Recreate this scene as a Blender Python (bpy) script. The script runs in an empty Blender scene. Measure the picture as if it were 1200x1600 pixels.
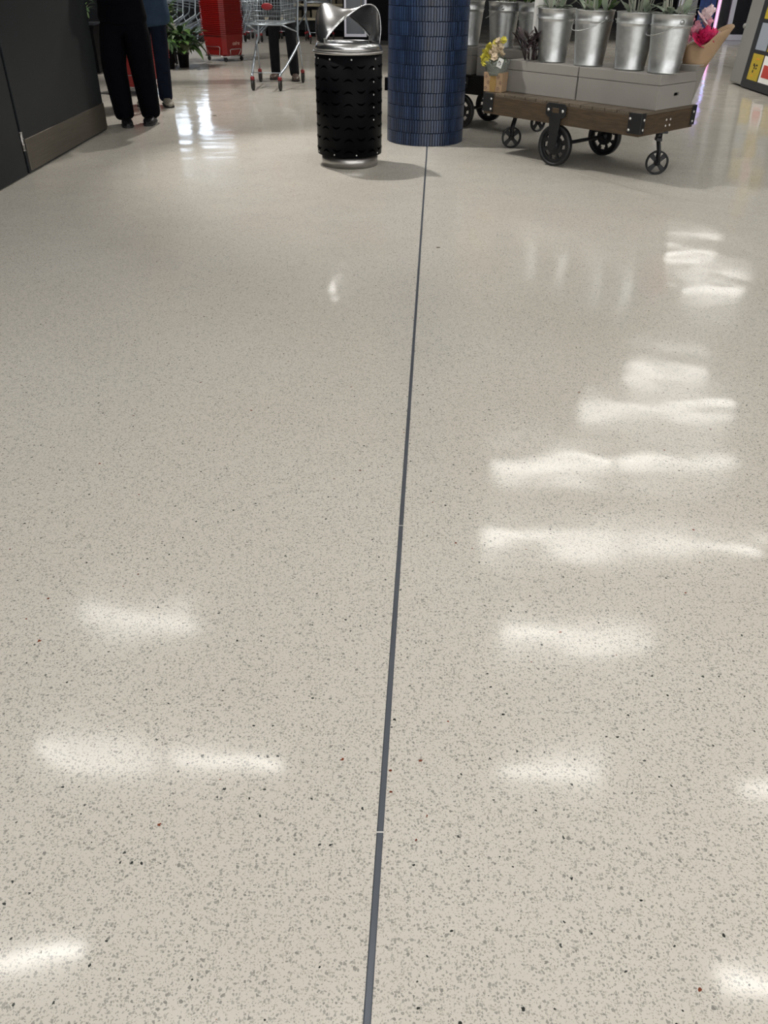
import bpy, math, random
from mathutils import Vector, Matrix
random.seed(7)
PI = math.pi
S = bpy.context.scene
COL = S.collection

# ------------------------------------------------------------------ camera
cam_d = bpy.data.cameras.new('camera')
cam = bpy.data.objects.new('camera', cam_d); COL.objects.link(cam)
cam.location = (0, 0, 1.30)
cam.rotation_euler = (Matrix.Rotation(math.radians(90 - 34.5), 4, 'X') @ Matrix.Rotation(math.radians(0.64), 4, 'Z')).to_euler()
cam_d.sensor_fit = 'VERTICAL'; cam_d.sensor_height = 36.0; cam_d.lens = 36.0 * 1237 / 1600
cam_d.clip_start = 0.05; cam_d.clip_end = 200
S.camera = cam
# ------------------------------------------------------------------ world, exposure
W = bpy.data.worlds.new('world'); S.world = W; W.use_nodes = True
W.node_tree.nodes['Background'].inputs[0].default_value = (1.0, 0.985, 0.965, 1)
W.node_tree.nodes['Background'].inputs[1].default_value = 1.35
S.view_settings.view_transform = 'Standard'; S.view_settings.look = 'None'
S.view_settings.exposure = 1.02; S.view_settings.gamma = 1.0; S.view_settings.use_curve_mapping = False
TUBE = 15.5          # radiance of the ceiling tubes
SPOT = 210.0         # watts of the track and fill spotlights

# ------------------------------------------------------------------ materials
def mat(name, col, rough=0.5, metal=0.0, spec=0.5, emit=None, es=0.0, var=0.0, vscale=8.0, bump=0.0, bscale=60.0, alpha=1.0, trans=0.0, rnd=0.0, stretch=None, coat=0.0):
    m = bpy.data.materials.new(name); m.use_nodes = True
    nt = m.node_tree; b = nt.nodes['Principled BSDF']
    b.inputs['Base Color'].default_value = (*col, 1); b.inputs['Roughness'].default_value = rough
    b.inputs['Metallic'].default_value = metal; b.inputs['Specular IOR Level'].default_value = spec
    b.inputs['Alpha'].default_value = alpha; b.inputs['Transmission Weight'].default_value = trans
    b.inputs['Coat Weight'].default_value = coat
    if emit: b.inputs['Emission Color'].default_value = (*emit, 1); b.inputs['Emission Strength'].default_value = es
    N = lambda t: nt.nodes.new(t)
    tc = N('ShaderNodeTexCoord'); src = tc.outputs['Object']
    if stretch:
        mp = N('ShaderNodeMapping'); mp.inputs['Scale'].default_value = stretch
        nt.links.new(src, mp.inputs[0]); src = mp.outputs[0]
    if var or rnd:
        n = N('ShaderNodeTexNoise'); n.inputs['Scale'].default_value = vscale; n.inputs['Detail'].default_value = 4
        nt.links.new(src, n.inputs['Vector'])
        mr = N('ShaderNodeMapRange'); mr.inputs['From Min'].default_value = 0.3; mr.inputs['From Max'].default_value = 0.7
        mr.inputs['To Min'].default_value = 1 - var; mr.inputs['To Max'].default_value = 1 + var
        nt.links.new(n.outputs['Fac'], mr.inputs[0]); fac = mr.outputs[0]
        if rnd:
            oi = N('ShaderNodeObjectInfo'); ge = N('ShaderNodeNewGeometry')
            ad = N('ShaderNodeMath'); ad.operation = 'ADD'
            nt.links.new(oi.outputs['Random'], ad.inputs[0]); nt.links.new(ge.outputs['Random Per Island'], ad.inputs[1])
            fr = N('ShaderNodeMath'); fr.operation = 'FRACT'; nt.links.new(ad.outputs[0], fr.inputs[0])
            m2 = N('ShaderNodeMapRange'); m2.inputs['To Min'].default_value = 1 - rnd; m2.inputs['To Max'].default_value = 1 + rnd
            nt.links.new(fr.outputs[0], m2.inputs[0])
            mu = N('ShaderNodeMath'); mu.operation = 'MULTIPLY'; nt.links.new(fac, mu.inputs[0]); nt.links.new(m2.outputs[0], mu.inputs[1]); fac = mu.outputs[0]
        vm = N('ShaderNodeVectorMath'); vm.operation = 'SCALE'; vm.inputs[0].default_value = col
        nt.links.new(fac, vm.inputs['Scale']); nt.links.new(vm.outputs[0], b.inputs['Base Color'])
    if bump:
        n2 = N('ShaderNodeTexNoise'); n2.inputs['Scale'].default_value = bscale; n2.inputs['Detail'].default_value = 3
        nt.links.new(src, n2.inputs['Vector'])
        bp = N('ShaderNodeBump'); bp.inputs['Strength'].default_value = bump; bp.inputs['Distance'].default_value = 0.01
        nt.links.new(n2.outputs['Fac'], bp.inputs['Height']); nt.links.new(bp.outputs[0], b.inputs['Normal'])
    return m

def floor_material():
    m = bpy.data.materials.new('terrazzo'); m.use_nodes = True; nt = m.node_tree; b = nt.nodes['Principled BSDF']
    N = lambda t: nt.nodes.new(t); L = nt.links.new
    def math_(op, a, bb=None, c=None):
        n = N('ShaderNodeMath'); n.operation = op
        for i, x in enumerate((a, bb, c)):
            if x is None: continue
            if isinstance(x, (int, float)): n.inputs[i].default_value = x
            else: L(x, n.inputs[i])
        return n.outputs[0]
    tc = N('ShaderNodeTexCoord'); P = tc.outputs['Object']
    nz = N('ShaderNodeTexNoise'); nz.inputs['Scale'].default_value = 160; nz.inputs['Detail'].default_value = 1; L(P, nz.inputs['Vector'])
    s1 = N('ShaderNodeVectorMath'); s1.operation = 'SUBTRACT'; s1.inputs[1].default_value = (.5, .5, .5); L(nz.outputs['Color'], s1.inputs[0])
    s2 = N('ShaderNodeVectorMath'); s2.operation = 'SCALE'; s2.inputs['Scale'].default_value = 0.007; L(s1.outputs[0], s2.inputs[0])
    s3 = N('ShaderNodeVectorMath'); s3.operation = 'ADD'; L(P, s3.inputs[0]); L(s2.outputs[0], s3.inputs[1]); Pd = s3.outputs[0]
    # large, soft tonal drift of the cement
    dn = N('ShaderNodeTexNoise'); dn.inputs['Scale'].default_value = 0.9; dn.inputs['Detail'].default_value = 3; L(P, dn.inputs['Vector'])
    cr = N('ShaderNodeValToRGB'); L(dn.outputs['Fac'], cr.inputs[0])
    cr.color_ramp.elements[0].position = .3; cr.color_ramp.elements[0].color = (.575, .545, .49, 1)
    cr.color_ramp.elements[1].position = .7; cr.color_ramp.elements[1].color = (.605, .585, .535, 1)
    col = cr.outputs[0]
    def chips(scale, thr, prob, c0, c1, fac, off):
        nonlocal col
        mp = N('ShaderNodeMapping'); mp.inputs['Location'].default_value = (off, off * .7, 0); L(Pd, mp.inputs[0])
        v = N('ShaderNodeTexVoronoi'); v.voronoi_dimensions = '2D'; v.inputs['Scale'].default_value = scale; L(mp.outputs[0], v.inputs['Vector'])
        sp = N('ShaderNodeSeparateColor'); L(v.outputs['Color'], sp.inputs[0])
        t = math_('MULTIPLY', sp.outputs[0], thr)
        inside = math_('LESS_THAN', v.outputs['Distance'], t)
        keep = math_('LESS_THAN', sp.outputs[1], prob)
        f = math_('MULTIPLY', math_('MULTIPLY', inside, keep), fac)
        cm = N('ShaderNodeMix'); cm.data_type = 'RGBA'; L(sp.outputs[2], cm.inputs[0]); cm.inputs[6].default_value = (*c0, 1); cm.inputs[7].default_value = (*c1, 1)
        mx = N('ShaderNodeMix'); mx.data_type = 'RGBA'; L(f, mx.inputs[0]); L(col, mx.inputs[6]); L(cm.outputs[2], mx.inputs[7]); col = mx.outputs[2]
    chips(330, .55, .55, (.42, .40, .35), (.30, .285, .25), .8, 3.1)
    chips(185, .48, .55, (.38, .365, .33), (.25, .24, .22), .85, 0)
    chips(95, .30, .16, (.30, .29, .265), (.19, .185, .17), .9, 7.7)
    chips(52, .15, .085, (.07, .075, .07), (.02, .022, .02), 1.0, 12.3)
    chips(40, .15, .012, (.20, .055, .025), (.14, .035, .02), 1.0, 21.9)
    L(col, b.inputs['Base Color'])
    rn = N('ShaderNodeTexNoise'); rn.inputs['Scale'].default_value = 2.2; rn.inputs['Detail'].default_value = 3; L(P, rn.inputs['Vector'])
    mr = N('ShaderNodeMapRange'); mr.inputs['From Min'].default_value = .3; mr.inputs['From Max'].default_value = .7
    mr.inputs['To Min'].default_value = .080; mr.inputs['To Max'].default_value = .135; L(rn.outputs['Fac'], mr.inputs[0]); L(mr.outputs[0], b.inputs['Roughness'])
    b.inputs['Specular IOR Level'].default_value = .32
    wv = N('ShaderNodeTexNoise'); wv.inputs['Scale'].default_value = 2.8; wv.inputs['Detail'].default_value = 1.5; L(P, wv.inputs['Vector'])
    bp = N('ShaderNodeBump'); bp.inputs['Strength'].default_value = 1.0; bp.inputs['Distance'].default_value = .0050; L(wv.outputs['Fac'], bp.inputs['Height'])
    L(bp.outputs[0], b.inputs['Normal'])
    return m

M = dict(
    floor=floor_material(),
    joint=mat('joint_metal', (.11, .125, .15), .34, .5, var=.10, vscale=3),
    slot_shade=mat('slot_shade_black', (.0002, .0002, .0003), .9, spec=.0),  # black stands for the shade inside the bin slots
    joint_gap=mat('joint_gap', (.60, .60, .58), .5),
    seam=mat('seam', (.30, .285, .25), .35),
    mat_floor=mat('grey_floor', (.27, .255, .23), .45, var=.10, vscale=5),
    charcoal=mat('charcoal_laminate', (.0078, .0108, .0138), .5, spec=.35, var=.12, vscale=3),
    kick=mat('brushed_kick', (.17, .152, .127), .42, .85, var=.12, vscale=4, stretch=(1, 1, 30)),
    black=mat('black_paint', (.0019, .0021, .0031), .5, spec=.06),
    blackm=mat('black_matt', (.010, .010, .011), .65),
    iron=mat('cast_iron', (.009, .010, .012), .5, .2, bump=.15, bscale=90),
    steel=mat('stainless', (.55, .56, .58), .24, 1.0, var=.06, vscale=6, stretch=(1, 1, 18)),
    steel_d=mat('stainless_dull', (.42, .41, .40), .36, 1.0, var=.10, vscale=8, stretch=(1, 1, 10)),
    chrome=mat('chrome', (.72, .75, .78), .2, 1.0),
    zinc=mat('zinc_wire', (.36, .41, .46), .38, .7),
    galv=mat('galvanised', (.54, .56, .57), .42, 1.0, var=.10, vscale=30, bump=.06, bscale=40),
    bolt=mat('bolt', (.62, .62, .62), .3, .9),
    tile=mat('blue_tile', (.0135, .027, .064), .34, var=.25, vscale=40, rnd=.40),
    grout=mat('grout', (.008, .017, .040), .7),
    wood=mat('oiled_wood', (.050, .032, .016), .55, var=.35, vscale=5, stretch=(2, 22, 22), bump=.12, bscale=9),
    wood_e=mat('oiled_wood_end', (.056, .035, .018), .55, var=.35, vscale=5, stretch=(22, 2, 22), bump=.12, bscale=9),
    plank=mat('plank', (.095, .075, .053), .6, var=.3, vscale=6, stretch=(20, 2, 20), rnd=.25),
    crate=mat('grey_crate', (.24, .23, .215), .6, var=.05, vscale=4),
    crate_e=mat('grey_crate_edge', (.25, .24, .225), .6),
    dark_or_shaded_wood=mat('dark_or_shaded_beam', (.004, .004, .0036), .7, spec=.2),  # rear cart's shade put into the colour; also the dark stool
    kraft=mat('kraft_paper', (.33, .225, .135), .75, var=.10, vscale=9, bump=.25, bscale=14),
    kraft_print=mat('kraft_print', (.22, .145, .10), .75),
    kraft_gold=mat('kraft_gold', (.24, .15, .045), .75),
    paper=mat('paper', (.74, .75, .74), .7),
    sleeve=mat('sleeve', (.20, .225, .20), .25, alpha=.6),
    leaf=mat('leaf', (.060, .125, .028), .42, var=.35, vscale=14, rnd=.5),
    leaf_d=mat('leaf_dark', (.022, .050, .016), .38, var=.3, vscale=14, rnd=.5),
    leaf_e=mat('leaf_eucalyptus', (.27, .33, .25), .55, var=.2, vscale=12, rnd=.35),
    leaf_p=mat('leaf_dusky', (.035, .022, .025), .5, var=.3, vscale=12, rnd=.4),
    stem=mat('stem', (.20, .24, .12), .6),
    stem_p=mat('stem_pale', (.42, .42, .36), .6),
    yellow=mat('yellow_petal', (.55, .50, .07), .6, rnd=.25, var=.1),
    cream=mat('cream_petal', (.62, .52, .38), .6, rnd=.15, var=.1),
    magenta=mat('magenta_petal', (.58, .02, .12), .55, rnd=.2, var=.1),
    pink=mat('pink_petal', (.80, .38, .48), .6, rnd=.15, var=.1),
    white_p=mat('pale_pink_petal', (.82, .68, .70), .6),
    orange=mat('orange_petal', (.50, .10, .03), .6, rnd=.2),
    pot=mat('pot_black', (.008, .008, .009), .4),
    terrac=mat('pot_brown', (.10, .07, .055), .6),
    red=mat('red_plastic', (.20, .004, .003), .42, rnd=.10, var=.04),
    red_d=mat('red_bumper', (.20, .006, .010), .4),
    rubber=mat('rubber', (.012, .012, .013), .6),
    rubber_g=mat('rubber_grey', (.05, .045, .04), .6),
    print_w=mat('faded_print', (.55, .33, .28), .5),
    cloth_k=mat('black_cloth', (.0016, .0018, .0034), .85, spec=.05, bump=.2, bscale=18),
    cloth_g=mat('charcoal_cloth', (.013, .0135, .016), .85, var=.15, vscale=12, spec=.05, bump=.2, bscale=18),
    cloth_n=mat('navy_cloth', (.006, .0085, .017), .85, var=.15, vscale=12, spec=.05, bump=.2, bscale=18),
    cloth_b=mat('blue_cloth', (.022, .038, .066), .8, var=.12, vscale=10, spec=.05, bump=.2, bscale=18),
    shoe_k=mat('black_leather', (.004, .004, .006), .45, spec=.3),
    shoe_t=mat('tan_shoe', (.20, .185, .15), .6),
    shoe_b=mat('brown_shoe', (.055, .035, .026), .5),
    skin=mat('skin', (.48, .30, .22), .5),
    lips=mat('lips', (.34, .14, .12), .5),
    hair=mat('hair', (.03, .02, .015), .6),
    eye=mat('eye', (.02, .02, .02), .2),
    ceil=mat('ceiling_white', (.62, .61, .59), .8),
    wall=mat('wall_grey', (.10, .10, .105), .8, var=.05, vscale=1),
    wall_d=mat('wall_dark', (.035, .038, .045), .6, var=.1, vscale=1),
    panel_g=mat('display_grey', (.20, .205, .198), .5, var=.05, vscale=2),
    board=mat('board_black', (.022, .025, .030), .45),
    card_y=mat('card_yellow', (.42, .32, .03), .5, var=.06, vscale=20),
    card_b=mat('card_pale_blue', (.28, .32, .38), .45),
    card_r=mat('card_red', (.45, .05, .04), .5),
    card_k=mat('card_ink', (.02, .02, .015), .6),
    card_o=mat('card_orange', (.62, .27, .03), .5),
    alu=mat('aluminium', (.55, .55, .62), .35, .7),
    glass_k=mat('dark_glass', (.010, .009, .018), .08, spec=.6),
    glass_b=mat('cabinet_glass', (.022, .035, .055), .12, spec=.5),
    poster=mat('poster_blue', (.02, .07, .32), .4, var=.5, vscale=9),
    neon_p=mat('neon_pink', (.9, .4, .6), .4, emit=(1.0, .28, .62), es=1.3),
    neon_c=mat('neon_cyan', (.3, .8, .9), .4, emit=(.15, .75, 1.0), es=1.3),
    neon_v=mat('neon_violet', (.5, .4, .9), .4, emit=(.38, .22, 1.0), es=1.3),
    tube=mat('tube_light', (.9, .9, .9), .4, emit=(1.0, .97, .92), es=TUBE),
    lightbox=mat('lightbox', (.9, .9, .9), .4, emit=(.72, .84, 1.0), es=2.4),
    housing=mat('housing', (.30, .30, .30), .5),
    strip=mat('shelf_strip', (.55, .50, .36), .5),
    goods=mat('goods', (.20, .17, .12), .6, rnd=.7),
    dash=mat('debris', (.05, .035, .02), .8),
    dash_r=mat('debris_red', (.16, .035, .015), .8),
)

# ------------------------------------------------------------------ mesh helpers
class MB:
    def __init__(s): s.v = []; s.f = []; s.sm = []
    def add(s, vs, fs, smooth=False, mx=None):
        o = len(s.v)
        s.v += [tuple(mx @ Vector(p)) if mx else tuple(p) for p in vs]
        s.f += [tuple(i + o for i in q) for q in fs]; s.sm += [smooth] * len(fs); return s
    def box(s, a, b, mx=None):
        x0, y0, z0 = a; x1, y1, z1 = b
        return s.add([(x0,y0,z0),(x1,y0,z0),(x1,y1,z0),(x0,y1,z0),(x0,y0,z1),(x1,y0,z1),(x1,y1,z1),(x0,y1,z1)],
                     [(3,2,1,0),(4,5,6,7),(0,1,5,4),(1,2,6,5),(2,3,7,6),(3,0,4,7)], False, mx)
    def frus(s, a, b, z0, z1, c0=(0,0), c1=(0,0), mx=None):     # tapered block: half sizes a (bottom) and b (top)
        return s.add([(c0[0]-a[0],c0[1]-a[1],z0),(c0[0]+a[0],c0[1]-a[1],z0),(c0[0]+a[0],c0[1]+a[1],z0),(c0[0]-a[0],c0[1]+a[1],z0),
                      (c1[0]-b[0],c1[1]-b[1],z1),(c1[0]+b[0],c1[1]-b[1],z1),(c1[0]+b[0],c1[1]+b[1],z1),(c1[0]-b[0],c1[1]+b[1],z1)],
                     [(3,2,1,0),(4,5,6,7),(0,1,5,4),(1,2,6,5),(2,3,7,6),(3,0,4,7)], False, mx)
    def tube(s, pts, r, n=6, closed=False, caps=True, mx=None):
        pts = [Vector(p) for p in pts]; k = len(pts); vs = []; fs = []
        rs = r if isinstance(r, (list, tuple)) else [r] * k
        up = None
        for i, p in enumerate(pts):
            if closed: t = pts[(i+1) % k] - pts[i-1]
            else: t = pts[min(i+1, k-1)] - pts[max(i-1, 0)]
            t.normalize()
            if up is None:
                up = Vector((0,0,1)) if abs(t.z) < .9 else Vector((1,0,0))
            x = up.cross(t)
            if x.length < 1e-4: x = Vector((1,.1,0)).cross(t)
            x.normalize(); up = t.cross(x).normalized()
            for j in range(n):
                a = 2*PI*j/n; vs.append(p + (x*math.cos(a) + up*math.sin(a)) * rs[i])
        for i in range(k if closed else k-1):
            for j in range(n):
                a = i*n+j; b = i*n+(j+1) % n; i2 = (i+1) % k
                fs.append((a, b, i2*n+(j+1) % n, i2*n+j))
        if caps and not closed: fs += [tuple(range(n))[::-1], tuple(range((k-1)*n, k*n))]
        return s.add(vs, fs, n > 4, mx)
    def lathe(s, prof, n=32, c=(0,0,0), smooth=True, mx=None, close=False):
        vs = []; fs = []; k = len(prof)
        for r, z in prof:
            for j in range(n):
                a = 2*PI*j/n; vs.append((c[0]+r*math.cos(a), c[1]+r*math.sin(a), c[2]+z))
        for i in range(k if close else k-1):
            i2 = (i+1) % k
            for j in range(n): fs.append((i*n+j, i*n+(j+1) % n, i2*n+(j+1) % n, i2*n+j))
        if not close:
            if prof[0][0] > 1e-6: fs.append(tuple(range(n))[::-1])
            if prof[-1][0] > 1e-6: fs.append(tuple(range((k-1)*n, k*n)))
        return s.add(vs, fs, smooth, mx)
    def ball(s, c, r, n=8, k=6, sq=(1,1,1)):
        prof = [(max(1e-4, r*math.sin(PI*i/k)), -r*math.cos(PI*i/k)) for i in range(k+1)]
        mx = Matrix.Translation(c) @ Matrix.Diagonal((*sq, 1))
        return s.lathe(prof, n, mx=mx)
    def grid(s, rows, smooth=True, wrap=False, mx=None):
        n = len(rows[0]); vs = [p for r in rows for p in r]; fs = []
        for i in range(len(rows)-1):
            for j in range(n if wrap else n-1): fs.append((i*n+j, i*n+(j+1) % n, (i+1)*n+(j+1) % n, (i+1)*n+j))
        return s.add(vs, fs, smooth, mx)
    def prism(s, pts, z0, z1, mx=None):
        n = len(pts); vs = [(x,y,z0) for x,y in pts] + [(x,y,z1) for x,y in pts]
        fs = [tuple(range(n))[::-1], tuple(range(n,2*n))] + [(i,(i+1)%n,n+(i+1)%n,n+i) for i in range(n)]
        return s.add(vs, fs, False, mx)
    def mesh(s, name, m):
        me = bpy.data.meshes.new(name); me.from_pydata(s.v, [], s.f); me.polygons.foreach_set('use_smooth', s.sm)
        me.materials.append(M[m] if isinstance(m, str) else m); me.update(); return me
    def build(s, name, m, parent=None, bev=0.0, label=None, solid=0.0, loc=None, rot=None):
        return link(name, s.mesh(name, m), parent, bev, label, solid, loc, rot)
def link(name, me, parent=None, bev=0.0, label=None, solid=0.0, loc=None, rot=None):
    o = bpy.data.objects.new(name, me); COL.objects.link(o); o.parent = parent
    if loc: o.location = loc
    if rot: o.rotation_euler = rot
    if label: o['label'] = label
    if solid:
        k = o.modifiers.new('solid', 'SOLIDIFY'); k.thickness = solid; k.offset = 0
    if bev:
        k = o.modifiers.new('bevel', 'BEVEL'); k.width = bev; k.segments = 2; k.limit_method = 'ANGLE'
    return o
def empty(name, loc, rz=0, label=None, cat=None, group=None, rot=None):
    o = bpy.data.objects.new(name, None); COL.objects.link(o); o.location = loc; o.rotation_euler = rot or (0, 0, rz)
    o.empty_display_size = .1
    return tag(o, label, cat, group)
def tag(o, label=None, cat=None, group=None, kind=None):
    if label: o['label'] = label
    if cat: o['category'] = cat
    if group: o['group'] = group
    if kind: o['kind'] = kind
    return o
KIDS = {}
def copy_tree(o, parent=None):
    c = o.copy(); COL.objects.link(c); c.parent = parent
    for ch in [x for x in list(COL.objects) if x.parent == o]: copy_tree(ch, c)
    return c
def struct(o): o['kind'] = 'structure'; return o
def lerp(a, b, t): return a + (b - a) * t

# ================================================================== the room
fl = struct(MB().add([(-14,-4,0),(16,-4,0),(16,27,0),(-14,27,0)], [(0,1,2,3)]).build('floor', 'floor'))
# expansion joint: three lengths of metal strip let into the terrazzo
def jx(y): return lerp(-.017, .345, (y - .541) / (7.60 - .541))
segs = [(-.6, .858), (.8605, 1.822), (1.8245, 7.63)]
for i, (a, b) in enumerate(segs):
    m = MB(); h = .0062
    m.add([(jx(a)-h,a,0),(jx(a)+h,a,0),(jx(b)+h,b,0),(jx(b)-h,b,0),
           (jx(a)-h*.72,a,.0012),(jx(a)+h*.72,a,.0012),(jx(b)+h*.72,b,.0012),(jx(b)-h*.72,b,.0012)],
          [(4,5,6,7),(0,1,5,4),(1,2,6,5),(2,3,7,6),(3,0,4,7)])
    tag(struct(m.build('trim_%d' % (i+1), 'joint')), 'narrow blue grey metal joint strip let into the floor, ' + ('nearest length', 'short middle length', 'longest length running to the tiled pillar')[i])
for a, b in zip(segs[:-1], segs[1:]):
    y0, y1 = a[1], b[0]
    MB().box((jx(y0)-.0068, y0, 0), (jx(y0)+.0068, y1, .0013)).build('joint_gap', 'joint_gap', fl)
# faint curved pour seam in front of the flower cart
pts = [(.70,7.90),(.95,7.40),(1.22,6.95),(1.47,6.57),(1.74,6.13),(2.0,5.75),(2.4,5.28),(3.0,4.7),(3.8,4.1)]
m = MB()
for (x0,y0),(x1,y1) in zip(pts[:-1], pts[1:]):
    m.add([(x0-.004,y0,.0004),(x0+.004,y0,.0004),(x1+.004,y1,.0004),(x1-.004,y1,.0004)], [(0,1,2,3)])
m.build('pour_seam', 'seam', fl)
# duller grey floor of the trolley bay, back left
zone = MB().prism([(-3.9,9.6),(-3.06,11.97),(-2.965,14.9),(-2.6,15.6),(-1.9,16.3),(-.2,16.6),(-.2,25.9),(-13.9,25.9),(-13.9,9.6)], 0, .001)
struct(zone.build('floor_bay', 'mat_floor'))
struct(MB().box((-14,-4,3.6),(16,27,3.7)).build('ceiling', 'ceil'))
struct(MB().box((-14,26,0),(16,26.2,3.6)).build('wall_back', 'wall_d'))
struct(MB().box((-14.2,-4,0),(-14,26,3.6)).build('wall_far_left', 'wall_d'))
struct(MB().box((16,-4,0),(16.2,26,3.6)).build('wall_right', 'wall'))
# charcoal wall on the left: plain panel + door-like panel with a kick plate
struct(MB().box((-2.82,-4,.006),(-2.685,6.285,3.6)).build('wall_left', 'charcoal', bev=.003))
d1 = struct(MB().box((-2.82,6.325,.006),(-2.685,8.285,3.6)).build('door_1', 'charcoal', bev=.003))
MB().box((-2.686,6.35,.018),(-2.676,8.282,.232)).build('kick_plate', 'kick', d1, bev=.002)
MB().box((-2.72,6.285,.006),(-2.70,6.325,3.6)).build('joint_shadow_gap', 'black', d1)
m = MB(); m.tube([(-2.683,6.305,.165),(-2.683,6.305,.285)], .011, 10)
for z in (.165,.205,.245,.285): m.tube([(-2.683,6.305,z-.003),(-2.683,6.305,z+.003)], .0135, 10)
m.build('hinge', 'steel_d', d1)

# ------------------------------------------------------------------ ceiling lamps (mirrored in the floor) and added fill lamps
def tube_lamp(x0, x1, y, ang, label):
    e = empty('ceiling_or_fill_lamp', ((x0+x1)/2, y, 3.6), ang, label, 'lamp', 'linear ceiling lamps in rows')
    h = (x1-x0)/2
    MB().box((-h-.02,-.06,-.07),(h+.02,.06,-.001)).build('housing', 'housing', e, bev=.006)
    MB().box((-h,-.036,-.085),(h,.036,-.0705)).build('diffuser', 'tube', e)
lamps = [(-2.85,-1.66,5.32,0),(-2.55,-1.65,3.79,0),(-1.55,-.70,3.79,0),(1.03,2.40,6.50,0),(2.48,3.86,6.52,.02),(1.02,2.35,5.08,0),
         (.96,1.60,3.70,-.06),(2.59,3.90,3.50,-.03),(2.55,4.61,9.46,.03),(1.32,2.68,8.05,0),(2.76,4.11,8.07,-.02),(-3.2,-1.75,2.33,0),(1.95,3.3,2.27,0),
         (3.53,4.66,10.7,0),(5.6,6.7,16.4,0),(5.5,6.6,14.4,0),(-1.2,.0,1.86,0)]
lamps += [(x, x+1.35, y, 0) for y in (.6,-1.4) for x in (-3.4,-1.6,.2,2.0)]  # added unseen tube rows around the camera, fill for the near floor
for i, (a, b, y, an) in enumerate(lamps):
    tube_lamp(a, b, y, an, 'white linear ceiling lamp, mirrored in the polished floor or added as fill')
def spot(loc, target, watts, size, label):
    e = empty('track_or_fill_spotlight', loc, 0, label, 'spotlight', 'track spotlights')
    d = (Vector(target) - Vector(loc)).normalized(); q = d.to_track_quat('-Z', 'Y')
    mx = q.to_matrix().to_4x4()
    MB().tube([(0,0,0),(0,0,.12)], .012, 8).build('stem', 'housing', e)
    MB().lathe([(.001,.10),(.045,.10),(.05,.02),(.055,-.05),(.046,-.05),(.04,-.02),(.001,-.02)], 20, mx=mx).build('shade', 'housing', e)
    l = bpy.data.lights.new('spot_lamp', 'SPOT'); l.energy = watts; l.spot_size = math.radians(size); l.spot_blend = .6; l.shadow_soft_size = .045; l.color = (1, .95, .88)
    o = bpy.data.objects.new('spot_lamp', l); COL.objects.link(o); o.parent = e; o.location = d * .056; o.rotation_euler = q.to_euler()
spot((-1.24, 7.69, 3.46), (-.2, 6.75, .3), SPOT, 70, 'track spotlight over the charcoal wall, aimed at the bin')
spot((.35, 13.9, 3.46), (-1.5, 11.7, .2), SPOT*.9, 75, 'track spotlight beyond the pillar, aimed at the shopping trolley')
spot((-2.2, 10.6, 3.46), (-2.3, 9.6, .0), SPOT*.9, 95, 'added fill spotlight aimed at the floor behind the charcoal wall')  # this spot and those below are added for fill
spot((-4.1, 13.0, 3.46), (-2.9, 15.0, .2), SPOT*1.0, 100, 'added fill spotlight aimed at the red basket stack')
spot((2.6, 12.6, 3.46), (2.8, 12.2, .0), SPOT*1.0, 110, 'added fill spotlight aimed at the floor behind the flower carts')
spot((5.6, 18.4, 3.46), (5.6, 17.4, .0), SPOT*1.0, 110, 'added fill spotlight aimed at the floor before the shop front')
spot((-4.0, 18.0, 3.46), (-3.9, 18.2, .0), SPOT*.7, 110, 'added fill spotlight aimed at the nested trolleys')

# ================================================================== bin
BX, BY = -.305, 6.83
b = empty('litter_bin', (BX, BY, 0), 0, 'round black litter bin with stainless hood standing in front of the blue pillar', 'bin')
MB().lathe([(.20,0),(.222,.0),(.222,.085),(.20,.085)], 48).build('base_ring', 'steel_d', b)
R = .252
MB().lathe([(.235,.085),(R,.088),(R,.775),(.235,.778)], 64).build('body', 'black', b)
# scallops for curved slots in staggered columns, the inner shade put in as black
me = MB(); n = 9; w = .036
for k in range(n):
    pass
def scallop(up):
    m = MB(); rows = []
    for i in range(9):
        t = -1 + i/4; a = t*.14; dz = (-.016*t*t + .008) * (1 if up else -1)
        pr = 1 - t*t
        x = lambda r: (r*math.cos(a), r*math.sin(a))
        th = .0025 + .006*pr
        s0 = 1 if up else -1
        rows.append([(*x(R-.002), dz+th), (*x(R+.001+.0022*pr), dz+.3*th), (*x(R+.001+.0018*pr), dz-.4*th), (*x(R-.002), dz-th)])
    m.grid(rows); return m.mesh('scallop', 'slot_shade')
su, sd = scallop(True), scallop(False)
ncol = 16
for c in range(ncol):
    a0 = -PI/2 + (c + .06)*2*PI/ncol
    for k in range(8):
        z = .125 + k*.081 + (.012 if c % 2 else 0)
        o = link('scallop', su if c % 2 == 0 else sd, b, rot=(0,0,a0)); o.location = (0,0,z)
def bolt_at(parent, r, a, z, s=.006):
    m = MB().lathe([(s,-.002),(s,.0015),(s*.6,.0035),(.0005,.004)], 10)
    o = m.build('bolt', 'bolt', parent); o.location = (r*math.cos(a), r*math.sin(a), z); o.rotation_euler = (0, PI/2, a); return o
b0 = None
for a, z in [(-2.62,.748),(-2.1,.748),(-1.98+.25,.748) if False else (-1.44,.748),(-.62,.748),(-2.9,.748),(.3,.748),(1.2,.748),(2.2,.748),
             (-.70,.685),(-.70,.60),(-.70,.515),(-.70,.43),(-.70,.345),(-2.02,.105),(-1.32,.105),(-.5,.105),(-2.8,.105),(.6,.105),(1.6,.105)]:
    bolt_at(b, R, a, z)
MB().lathe([(R-.01,.776),(R+.011,.776),(R+.012,.79),(R-.012,.795)], 56).build('lip_ring', 'steel_d', b)
MB().lathe([(R+.004,.795),(.232,.842),(.212,.846),(.206,.842),(.212,.80),(R-.02,.795)], 56, close=True).build('collar', 'steel', b)
MB().lathe([(.211,.82),(.205,.60),(.001,.60)], 40).build('liner', 'blackm', b)
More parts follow.
